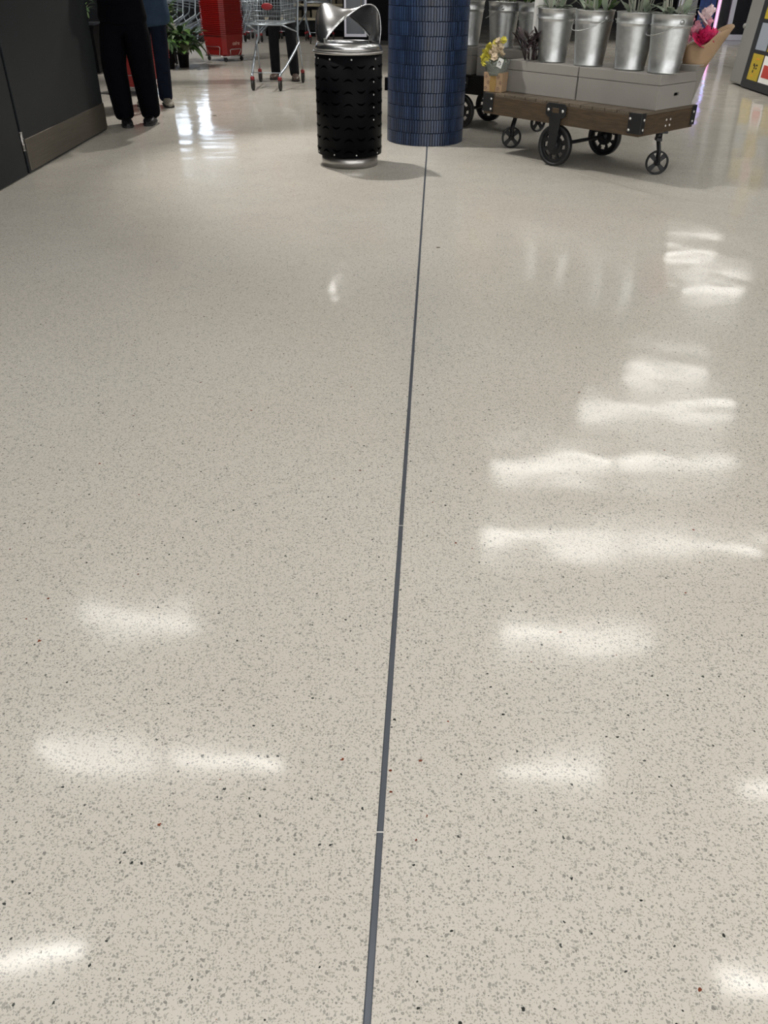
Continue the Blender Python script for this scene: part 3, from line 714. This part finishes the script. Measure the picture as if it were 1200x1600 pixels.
def person(loc, rz, label, feet, hip, knees, tr, sh, shirt, shoe_m, hands, hem=None, top_z=1.42, hemr=.075, thigh=.098, kneer=.086, yaws=(0,0), sleeve=None):
    e = empty('person', loc, rz, label, 'person', None)
    H = Vector(hip); V = Vector
    hl, hr = H + V((-.09,0,-.04)), H + V((.09,0,-.04))
    ch, nk = H + V((0,-.01,.36)), H + V((0,-.01,.55)); hd = H + V((0,-.03,.685))
    sL, sR = H + V((-.185,0,.45)), H + V((.185,0,.45))
    chains = [[('p',H,.08),('w',H+V((0,0,.16)),.085),('c',ch,.085),('n',nk,.046),('h0',nk+V((0,-.015,.045)),.056),('h1',hd+V((0,-.01,.0)),(.092,.108)),('h2',hd+V((0,.005,.085)),(.085,.10))],
              [('h0',hd,.08),('chin',hd+V((0,-.080,-.080)),.040)],
              [('h1',hd,.08),('nose',hd+V((0,-.150,-.016)),.015)], [('h1',hd,.08),('earL',hd+V((-.098,.01,.0)),.016)], [('h1',hd,.08),('earR',hd+V((.098,.01,.0)),.016)],
              [('p',H,.08),('hl',hl,.07),('kl',V(knees[0]),.05),('al',V((feet[0][0],feet[0][1],.10)),.035)],
              [('p',H,.08),('hr',hr,.07),('kr',V(knees[1]),.05),('ar',V((feet[1][0],feet[1][1],.10)),.035)]]
    arms = []
    for sd_, s0, hnd in ((-1,sL,hands[0]),(1,sR,hands[1])):
        hv = V(hnd); el = (s0+hv)/2 + V((sd_*.07,.10,-.10)); d = (hv-el).normalized()
        palm = hv + d*.07; side = d.cross(V((0,0,1))).normalized()
        key = 'L' if sd_ < 0 else 'R'
        chains.append([('c',ch,.085),('s'+key,s0,.05),('e'+key,el,.038),('w'+key,hv,.026),('m'+key,palm,(.032,.018))])
        for q in range(4):
            b0_ = palm + side*(q-1.5)*.018; l = (.062,.074,.070,.054)[q]
            chains.append([('m'+key,palm,.03),(None,b0_+d*.02,.009),(None,b0_+d*(.02+l*.55)+V((0,0,-.008)),.0085),(None,b0_+d*(.02+l*.85)+V((0,0,-.028)),.0075)])
        tb = hv + d*.03 + side*.03*-sd_
        chains.append([('w'+key,hv,.026),(None,tb,.011),(None,tb+d*.035+side*.012*-sd_,.009),(None,tb+d*.06+V((0,0,-.01)),.008)])
        arms.append((s0, el, hv, key))
    body = skin_mesh('body', chains, 'skin', e)
    # clothing
    for i, f in enumerate(feet):
        pass
    k0, k1 = V(knees[0]), V(knees[1])
    def leg(side, hp, kn, f):
        ft = V((f[0], f[1], .035))
        return [('tp',H,(.135,.125)),(side+'h',hp+V((0,0,-.06)),thigh),(side+'t',hp.lerp(kn,.55),lerp(thigh,kneer,.5)),(side+'k',kn,kneer),(side+'c',kn.lerp(ft,.5),lerp(kneer,hemr,.5)),(side+'a',kn.lerp(ft,.85)+V((0,-.004,0)),hemr),(side+'b',ft,hemr*.98)]
    skin_mesh('trousers', [[('tp',H,(.135,.125)),('tw',H+V((0,0,.12)),(.15,.115))], leg('l',hl,k0,feet[0]), leg('r',hr,k1,feet[1])], tr, e)
    sc = [[('c',ch,(.175,.13)),('b',H+V((0,0,.14)),(.175,.135) if not hem else (.215,.16)),('hm',H+V((0,0,-.03)),(.175,.14) if not hem else (.25,.19))] + ([('hm2',V((H.x,H.y,hem+.10)),(.245,.195)),('hm3',V((H.x,H.y,hem)),(.225,.185))] if hem else []),
          [('c',ch,(.175,.13)),('cn',nk+V((0,0,-.04)),(.085,.08))]]
    for s0, el, hv, key in arms:
        sc.append([('c',ch,.15),('s'+key,s0,.078),('e'+key,el,.055),('w'+key,el.lerp(hv,.88),.042)])
    skin_mesh('shirt' if not hem else 'tunic', sc, shirt, e)
    for i, f in enumerate(feet): shoe(e, f, yaws[i], shoe_m)
    hm = MB(); hm.ball((hd.x,hd.y+.034,hd.z+.060), .108, 16, 10, (.90,.95,.92)); 
    o = hm.build('hair', 'hair', e)
    ey = MB()
    for sx in (-1,1): ey.ball((hd.x+sx*.033, hd.y-.112, hd.z+.022), .012, 8, 6)
    ey.build('eyes', 'eye', e)
    MB().ball((hd.x, hd.y-.104, hd.z-.052), .024, 10, 6, (1,.35,.28)).build('mouth', 'lips', e)
    return e
person((-2.50,8.72,0), 0, 'person in loose black trousers and black shoes standing at the end of the charcoal wall',
       [(-.085,-.12),(.135,.02)], (0,0,.93), [(-.145,-.04,.52),(.115,.0,.52)], 'cloth_k', None, 'cloth_k', 'shoe_k', [(-.10,-.28,1.17),(.10,-.28,1.17)], yaws=(.35,.05), hemr=.102, thigh=.15, kneer=.126, hem=.80)
person((-2.58,9.98,0), -.1, 'person in a blue tunic, navy trousers and tan shoes behind the one in black',
       [(-.12,.02),(.085,-.03)], (0,0,.92), [(-.10,0,.48),(.095,-.03,.48)], 'cloth_n', None, 'cloth_b', 'shoe_t', [(-.12,-.28,1.16),(.10,-.28,1.16)], hem=.74, yaws=(-.2,.5), hemr=.08, kneer=.085)
person((-1.47,12.80,0), 0, 'person in charcoal trousers and brown shoes pushing the shopping trolley',
       [(-.12,-.11),(.165,-.28)], (0,-.06,.93), [(-.115,-.20,.50),(.125,-.24,.50)], 'cloth_g', None, 'cloth_g', 'shoe_b', [(-.17,-.36,1.06),(.17,-.36,1.06)], yaws=(-.1,.15), hemr=.07, thigh=.092, kneer=.078)

# ================================================================== shopping trolleys
def make_trolley():
    """origin on the floor, front towards -y"""
    e = empty('shopping_trolley', (0,0,0), 0, None, None)
    zb, zt = .72, 1.0; fb, ft = .215, .235; rb, rt = .24, .275; y0, y1 = -.47, .40; wr = .0022
    m = MB()
    corners = lambda z: [(-lerp(fb,ft,(z-zb)/(zt-zb)), y0-.03*(z-zb)), (lerp(fb,ft,(z-zb)/(zt-zb)), y0-.03*(z-zb)), (lerp(rb,rt,(z-zb)/(zt-zb)), y1), (-lerp(rb,rt,(z-zb)/(zt-zb)), y1)]
    def ringz(z, r):
        c = corners(z); m.tube([(x,y,z) for x,y in c], r, 6, closed=True)
    for z in (.76,.81,.86,.915): ringz(z, wr)
    cb, ct = corners(zb), corners(zt)
    for sd_, nn in ((0,13),(1,20),(2,13),(3,20)):
        a0,a1 = cb[sd_], cb[(sd_+1)%4]; t0,t1 = ct[sd_], ct[(sd_+1)%4]
        for k in range(nn+1):
            f = k/nn; m.tube([(lerp(a0[0],a1[0],f), lerp(a0[1],a1[1],f), zb),(lerp(t0[0],t1[0],f), lerp(t0[1],t1[1],f), zt)], wr, 5)
    for k in range(1,9):
        x = lerp(-fb, fb, k/9); x2 = lerp(-rb, rb, k/9); m.tube([(x,y0,zb),(x2,y1,zb)], wr, 5)
    for k in range(1,8):
        y = lerp(y0,y1,k/8); hw = lerp(fb,rb,k/8); m.tube([(-hw,y,zb),(hw,y,zb)], wr, 5)
    m.build('wire_basket', 'zinc', e)
    m = MB(); m.tube([(x,y,zb-.004) for x,y in corners(zb)], .008, 8, closed=True); m.build('basket_base_rail', 'zinc', e)
    m = MB(); m.tube([(x,y,zt) for x,y in corners(zt)], .009, 8, closed=True); m.build('basket_top_rail', 'zinc', e)
    for sx in (-1,1):
        pts = [(sx*.27,.46,1.02),(sx*.265,.42,.80),(sx*.262,.40,.64)]
        for i in range(6):
            t = i/5*PI/2*.85; pts.append((sx*(.262+.02*(i/5)), .40-.02-.07*math.sin(t)*0 - .05*(1-math.cos(t)), .56-.09*math.sin(t)))
        pts += [(sx*.255,.12,.38),(sx*.21,-.25,.24),(sx*.185,-.40,.195),(sx*.178,-.455,.17),(sx*.176,-.46,.145)]
        MB().tube(pts, .0155, 10).build('side_tube', 'zinc', e)
        MB().tube([(sx*.282,.36,.48),(sx*.292,.43,.30),(sx*.294,.46,.15)], .008, 8).build('rear_leg', 'zinc', e)
        MB().tube([(sx*.215,y0+.03,zb),(sx*.265,.35,.60)], .008, 6).build('stay', 'zinc', e)
    MB().tube([(-.178,-.45,.20),(.178,-.45,.20)], .005, 6).build('cross_bar', 'zinc', e)
    for (x, y) in ((-.176,-.46),(.176,-.46),(-.294,.46),(.294,.46)):
        c = MB().lathe([(.022,.118),(.026,.125),(.026,.15),(.016,.16)], 14).build('caster_cap', 'red_d', e); c.location = (x,y,0)
        m = MB(); m.box((-.022,-.012,.05),(-.017,.03,.12)); m.box((.017,-.012,.05),(.022,.03,.12)); m.box((-.022,-.012,.112),(.022,.03,.12)); m.build('fork', 'rubber_g', c)
        MB().lathe([(.001,-.014),(.058,-.014),(.0625,-.008),(.0625,.008),(.058,.014),(.001,.014)], 22, mx=Matrix.Translation((0,.012,.0625)) @ Matrix.Rotation(PI/2, 4, 'Y')).build('wheel', 'rubber', c)
    MB().tube([(-.28,.48,1.03),(.28,.48,1.03)], .016, 10).build('handle', 'red_d', e)
    o = MB().ball((0,0,0), .5, 16, 8, (.14,.02,.075)).build('oval_badge', 'red_d', e); o.location = (.075, y0-.018, .905)
    return e
T0 = make_trolley()
T0.location = (-1.503,11.76,0); T0.rotation_euler = (0,0,-.094)
tag(T0, 'shopping trolley pushed by the person in charcoal trousers', 'trolley', 'wire shopping trolleys')
def trolley(x, y, rz, label):
    c = copy_tree(T0); c.location = (x,y,0); c.rotation_euler = (0,0,rz); c['label'] = label
nA = ['parked trolley beside the leafy plants, nearest of its nested row', 'parked trolley second in the nested row beside the plants', 'parked trolley third in the nested row beside the plants', 'parked trolley fourth in the nested row beside the plants', 'parked trolley fifth in the nested row beside the plants', 'parked trolley farthest in the nested row beside the plants']
for k in range(6): trolley(-4.55 + k*.19, 18.45 + k*.27, -.62, nA[k])
nB = ['parked trolley just right of the tall red basket stack', 'parked trolley half hidden by the pushed trolley, behind its left side', 'parked trolley seen behind the legs pushing the trolley']
for k, (x, y) in enumerate(((-2.80,19.30),(-2.76,19.60),(-2.12,19.55))): trolley(x, y, -.15, nB[k])
trolley(-1.46, 19.25, .06, 'parked trolley just left of the bin hood, in the background')

# ================================================================== red hand baskets
def basket_meshes():
    out = {}
    a0, a1, h, t = (.232,.205), (.268,.240), .30, .003
    m = MB()
    # tapered tub with chamfered corners and vertical ribs
    def ring(a, z, cc): 
        x, y = a; return [(x-cc,-y,z),(x,-y+cc,z),(x,y-cc,z),(x-cc,y,z),(-x+cc,y,z),(-x,y-cc,z),(-x,-y+cc,z),(-x+cc,-y,z)]
    rows = [ring(a0,.0,.05), ring((a0[0]+.01,a0[1]+.01),.02,.055), ring(a1,h,.06), ring((a1[0]-t,a1[1]-t),h,.06), ring((a0[0]+.006,a0[1]+.006),.026,.055)]
    m.grid(rows, smooth=False, wrap=True); m.add(rows[0], [tuple(range(8))[::-1]]); m.add(rows[-1], [tuple(range(8))])
    out['tub'] = m.mesh('tub', 'red')
    m = MB(); rr_ = [ring((a1[0]-.002,a1[1]-.002),h-.012,.06), ring((a1[0]+.018,a1[1]+.018),h-.010,.062), ring((a1[0]+.018,a1[1]+.018),h+.002,.062), ring((a1[0]-.004,a1[1]-.004),h+.002,.06)]
    m.grid(rr_ + [rr_[0]], smooth=False, wrap=True); out['rim'] = m.mesh('rim', 'red')
    m = MB()
    for sy in (-1,1):
        pts = [(-.17,sy*.225,h-.07),(-.175,sy*.232,h-.005),(.175,sy*.232,h-.005),(.17,sy*.225,h-.07)]
    out['rib'] = None
    return out
BM_ = basket_meshes()
def basket_stack(x, y, rz, n, pitch, tail, textual):
    d = empty('basket_dolly', (x,y,0), rz, 'low wheeled wire dolly under ' + tail, 'dolly')
    m = MB(); m.tube([(-.235,-.21,.075),(.235,-.21,.075),(.235,.21,.075),(-.235,.21,.075)], .007, 8, closed=True)
    for k in (-.06,.06): m.tube([(-.235,k,.075),(.235,k,.075)], .004, 6)
    m.build('frame', 'chrome', d)
    for sx in (-1,1):
        for sy in (-1,1):
            c = MB().tube([(0,0,.078),(0,0,.055)], .012, 8).build('caster', 'rubber_g', d); c.location = (sx*.20, sy*.175, 0)
            MB().lathe([(.001,-.012),(.03,-.012),(.034,-.006),(.034,.006),(.03,.012),(.001,.012)], 18, mx=Matrix.Translation((.01,0,.034)) @ Matrix.Rotation(PI/2, 4, 'X')).build('wheel', 'rubber', c)
    for sy in (-1,1):    # chrome guard loops
        MB().tube([(-.11,sy*.215,.078),(-.165,sy*.246,.20),(-.15,sy*.248,.215),(.15,sy*.248,.215),(.165,sy*.246,.20),(.11,sy*.215,.078)], .006, 8).build('guard_loop', 'chrome', d)
    for sx in (-1,1):
        MB().tube([(sx*.238,-.08,.078),(sx*.268,-.12,.17),(sx*.270,-.10,.18),(sx*.270,.10,.18),(sx*.268,.12,.17),(sx*.238,.08,.078)], .006, 8).build('guard_loop', 'chrome', d)
    for k in range(n):
        lab = ('bottom basket of ' if k == 0 else 'topmost basket of ' if k == n-1 else 'red basket nested inside ') + tail
        b_ = empty('shopping_basket', (x,y,.086+k*pitch), rz, lab, 'basket', 'red hand baskets, ' + tail)
        link('tub', BM_['tub'], b_); link('rim', BM_['rim'], b_)
        if k == 0 and textual:
            cu = bpy.data.curves.new('print', 'FONT'); cu.body = 'coles'; cu.size = .075; cu.align_x = 'CENTER'; cu.extrude = .0006; cu.offset = .002
            to = bpy.data.objects.new('tmp', cu); COL.objects.link(to)
            me = bpy.data.meshes.new_from_object(to); bpy.data.objects.remove(to)
            me.materials.clear(); me.materials.append(M['print_w'])
            p = link('printed_word', me, b_, label='faded pale lettering'); p.location = (.2580,.03,.150)
            p.rotation_euler = (Matrix.Rotation(PI/2,3,'Z') @ Matrix.Rotation(PI/2 + .093,3,'X')).to_euler()
basket_stack(-2.74, 15.18, -PI/4 + .14, 27, .026, 'the tall red basket stack left of the trolley', True)
basket_stack(-3.0, 10.95, -.35, 10, .026, 'the short red basket stack behind the person in black', False)

# ================================================================== plants in the trolley bay
def potted_plant(loc, label, n, pot_r, pot_h, sc, pot_m='pot', spread=.16, hh=.2):
    e = empty('potted_plant', loc, 0, label, 'plant', None)
    MB().lathe([(.002,.002),(pot_r*.76,0),(pot_r,pot_h),(pot_r*1.06,pot_h),(pot_r*1.06,pot_h-.025),(pot_r*1.02,pot_h-.025),(pot_r*.99,pot_h-.02),(pot_r*.92,pot_h-.03),(.002,pot_h-.03)], 28).build('pot', pot_m, e)
    for k in range(n):
        a = k*2.4; r = spread*math.sqrt((k+.5)/n); z = pot_h + hh*random.uniform(.1,1)*(1.1-.5*r/spread)
        p0 = Vector((.3*r*math.cos(a), .3*r*math.sin(a), pot_h-.03)); p1 = Vector((r*math.cos(a), r*math.sin(a), z))
        MB().tube([p0, p0.lerp(p1,.5)+Vector((0,0,.03)), p1], .0035, 5).build('stalk', 'stem', e)
        put_leaf(e, LFL if k % 3 == 0 else LFD, p1, a - PI/2, random.uniform(.6,1.7), sc*random.uniform(.75,1.15))
    return e
potted_plant((-3.37,13.80,0), 'leafy green plant in a black pot on the bay floor', 70, .125, .26, 1.05, spread=.19, hh=.26)
potted_plant((-3.17,14.0,0), 'leafy green plant drooping to the right of the black pot', 105, .09, .20, 1.3, 'pot', spread=.22, hh=.42)
st = empty('plant_stool', (-3.55,14.55,0), .3, 'small dark stool raising a plant behind the black pot', 'stool')
MB().box((-.16,-.16,.36),(.16,.16,.39)).build('top', 'dark_or_shaded_wood', st, bev=.004)
for sx in (-1,1):
    for sy in (-1,1): MB().box((sx*.13-.015,sy*.13-.015,.0),(sx*.13+.015,sy*.13+.015,.3595)).build('leg', 'dark_or_shaded_wood', st)
potted_plant((-3.55,14.55,.391), 'taller leafy plant in a brown pot raised on the stool', 50, .13, .24, 1.1, 'terrac', spread=.2, hh=.32)
e = empty('price_card', (-3.33,14.15,0), .1, 'small grey card on a stick among the plants', 'card')
MB().box((-.06,-.003,.47),(.06,.003,.57)).build('card', 'crate', e); MB().tube([(0,0.006,0),(0,.006,.55)], .004, 6).build('stick', 'zinc', e)

tb = empty('plant_table', (-4.62,13.2,0), .1, 'low black plant table seen past the end of the charcoal wall', 'table')
MB().box((-.45,-.3,.56),(.45,.3,.60)).build('top', 'black', tb, bev=.004); MB().box((-.43,-.28,.02),(.43,.28,.5595)).build('apron', 'black', tb)
for k, (x, y) in enumerate(((-4.33,13.0),(-4.75,13.1))):
    pp = potted_plant((x,y,.6001), ('yellow flowered pot plant on the black table, nearest the wall end', 'second yellow flowered pot plant on the black table')[k], 22, .09, .14, .8, 'pot', .14, .2)
    for q in range(7): rosette(pp, (.11*math.cos(q), .11*math.sin(q), .33+.02*q), .035, 'yellow', n=6, layers=2, tilt=(.7,0))
# ================================================================== background left and centre
sh = empty('shelf_unit', (-1.60,20.9,0), 0, 'dark shelf unit with pale price strips behind the trolleys', 'shelf')
MB().box((-1.2,.45,.0),(1.0,.48,2.0)).build('back_panel', 'wall_d', sh)
MB().box((-1.2,.0,.0),(1.0,.449,.10)).build('plinth', 'black', sh)
for k, z in enumerate((.36,.62,.88,1.2,1.6)):
    s_ = MB().box((-1.2,-.02 if k == 0 else .08,z-.03),(1.0,.449,z)).build('shelf', 'wall_d', sh)
    MB().box((-1.2,(-.02 if k == 0 else .08)-.012,z-.045),(1.0,(-.02 if k == 0 else .08)-.001,z+.005)).build('price_strip', 'strip', s_)
    for q in range(11):
        x = -1.1 + q*.19; hgt = random.uniform(.12,.2)
        g = MB().box((x,.16,z+.001),(x+.15,.36,z+hgt)).build('carton', 'goods', None, bev=.004); g.location = sh.location
        tag(g, 'small carton standing in a row on the dark shelf unit', 'carton', 'cartons on the dark shelf unit')
for x in (-1.2,1.0): MB().box((x-.02,.0,.1),(x+.02,.449,2.0)).build('end_panel', 'wall_d', sh)
fr = empty('display_fridge', (-.44,18.75,0), 0, 'black upright display fridge with a glass door behind the bin', 'fridge')
MB().box((-.50,.0,.08),(.50,.62,2.0)).build('cabinet', 'black', fr, bev=.01)
MB().box((-.48,.03,.0),(.48,.6,.0795)).build('plinth', 'blackm', fr)
d_ = MB().box((-.47,-.03,.14),(-.02,-.001,1.9)).build('door', 'glass_b', fr)
for a, b2 in (((-.47,-.045,.14),(-.43,-.0301,1.9)),((-.06,-.045,.14),(-.02,-.0301,1.9)),((-.43,-.045,.14),(-.06,-.0301,.19))): MB().box(a, b2).build('door_frame', 'alu', d_)
MB().tube([(-.13,-.07,.5),(-.13,-.07,1.3)], .012, 8).build('door_handle', 'chrome', d_)
MB().box((.02,-.03,.14),(.47,-.001,1.9)).build('door', 'black', fr, bev=.004)
# lit panels high on the back wall: mirrored in the floor on the left
for (x0,x1,z0,z1,lab) in ((-7.2,-5.9,1.7,2.9,'lit white panel on the back wall, left of the pair'),(-5.6,-4.6,1.7,2.9,'lit white panel on the back wall, right of the pair')):
    e = empty('light_panel', ((x0+x1)/2,25.98,z0), 0, lab, 'light panel')
    hw = (x1-x0)/2
    MB().box((-hw-.04,-.09,-.04),(hw+.04,0,z1-z0+.04)).build('frame', 'alu', e); MB().box((-hw,-.10,0),(hw,-.0905,z1-z0)).build('face', 'lightbox', e)

# ================================================================== glazed shop front, back right
wn = struct(empty('window_1', (0,21.2,0), 0)); wn['kind'] = 'structure'
MB().box((6.6,.02,.12),(7.68,.05,3.0)).build('pane', 'glass_k', wn); MB().box((7.80,.02,.12),(9.6,.05,3.0)).build('pane', 'glass_k', wn)
MB().box((6.5,-.03,.0),(9.7,.08,.119)).build('sill', 'alu', wn, bev=.004)
for x in (6.55,7.74,9.65): MB().box((x-.055,-.03,.1195),(x+.055,.08,3.0)).build('mullion', 'alu', wn, bev=.004)
MB().box((6.5,-.03,3.001),(9.7,.08,3.2)).build('head_rail', 'alu', wn)
ne = empty('neon_strip', (7.40,21.12,0), 0, 'upright neon strip glowing pink, cyan and violet on the shop front', 'neon light')
MB().box((-.045,.02,.15),(.045,.045,1.75)).build('backing', 'alu', ne)
for z0, z1, mt in ((.17,.80,'neon_p'),(.805,1.05,'neon_c'),(1.055,1.65,'neon_v')): MB().tube([(0,0,z0),(0,0,z1)], .018, 10).build('glowing_tube', mt, ne)
po = empty('poster', (7.16,21.13,0), 0, 'blue poster with pale blocks beside the neon strip', 'poster')
MB().box((-.20,0,.14),(.16,.012,1.6)).build('sheet', 'poster', po)
for (x0,x1,z0,z1) in ((-.16,-.02,.36,.40),(-.16,-.04,.42,.46),(-.15,-.03,.48,.53),(.03,.06,.25,.28),(.05,.08,.60,.63),(-.14,-.05,.56,.60)): MB().box((x0,-.006,z0),(x1,-.0005,z1)).build('pale_block', 'card_b', po)

# ================================================================== price display, right edge
ds = empty('display_stand', (4.86,12.2,0), 0, 'grey display stand with a black price board at the right edge', 'display stand')
ds.rotation_euler = (0, math.radians(3.9), 0)
MB().box((-.05,-1.4,.018),(.55,.52,1.9)).build('cabinet', 'panel_g', ds, bev=.02)
MB().ball((-.045,.50,.69), .035, 12, 8).build('knob', 'panel_g', ds)
bd = MB().box((-.002,-1.3,.0),(.0,.07,1.6)).build('price_board', 'board', ds); bd.location = (-.052,0,.012)
def card(y0, y1, z0, z1, m, name='price_card'):
    return MB().box((-.006,min(y0,y1),z0),(-.0025,max(y0,y1),z1)).build(name, m, bd)
ya = -.09
for r in range(4):
    z = .10 + r*.345
    for c in range(3):
        y1 = ya - c*.39; y0 = y1 - .35
        if (r + c) % 2 == 0:
            cd = card(y0, y1, z, z+.30, 'card_y')
            for (dy,dz,w_,h_,mt) in ((-.12,.175,.05,.03,'card_k'),(-.15,.15,.03,.045,'card_k'),(-.21,.175,.06,.02,'card_k'),(-.215,.14,.04,.02,'card_k'),(-.13,.10,.035,.03,'card_k'),(-.19,.09,.02,.02,'card_o'),(-.19,.245,.12,.018,'card_o'),(-.14,.05,.07,.014,'card_o')):
                MB().box((-.0075,y1+dy-w_/2,z+dz-h_/2),(-.0061,y1+dy+w_/2,z+dz+h_/2)).build('card_print', mt, cd)
        else:
            cd = card(y0, y1, z, z+.30, 'card_b' if r % 2 else 'paper')
            if not r % 2: MB().box((-.0075,y0+.05,z+.06),(-.0061,y1-.05,z+.20)).build('card_print', 'card_r', cd)

# ================================================================== bits on the floor
def scrap(x, y, s, rz, m, label):
    mm = MB().prism([(-s,-.2*s),(-.3*s,-.45*s),(.6*s,-.35*s),(s,.1*s),(.3*s,.42*s),(-.5*s,.4*s)], .0005, .003)
    o = mm.build('litter_scrap', m, None, bev=.0008); o.location = (x,y,0); o.rotation_euler = (0,0,rz); tag(o, label, 'scrap')
scrap(.29,4.534,.012,.1,'dash','tiny dark scrap on the floor right of the joint strip, far off')
scrap(.078,1.018,.0045,.2,'dash_r','tiny red brown scrap on the floor close to the joint strip')
scrap(-1.83,9.22,.02,0,'dash','tiny dark scrap on the floor between the black shoes and the trolley')
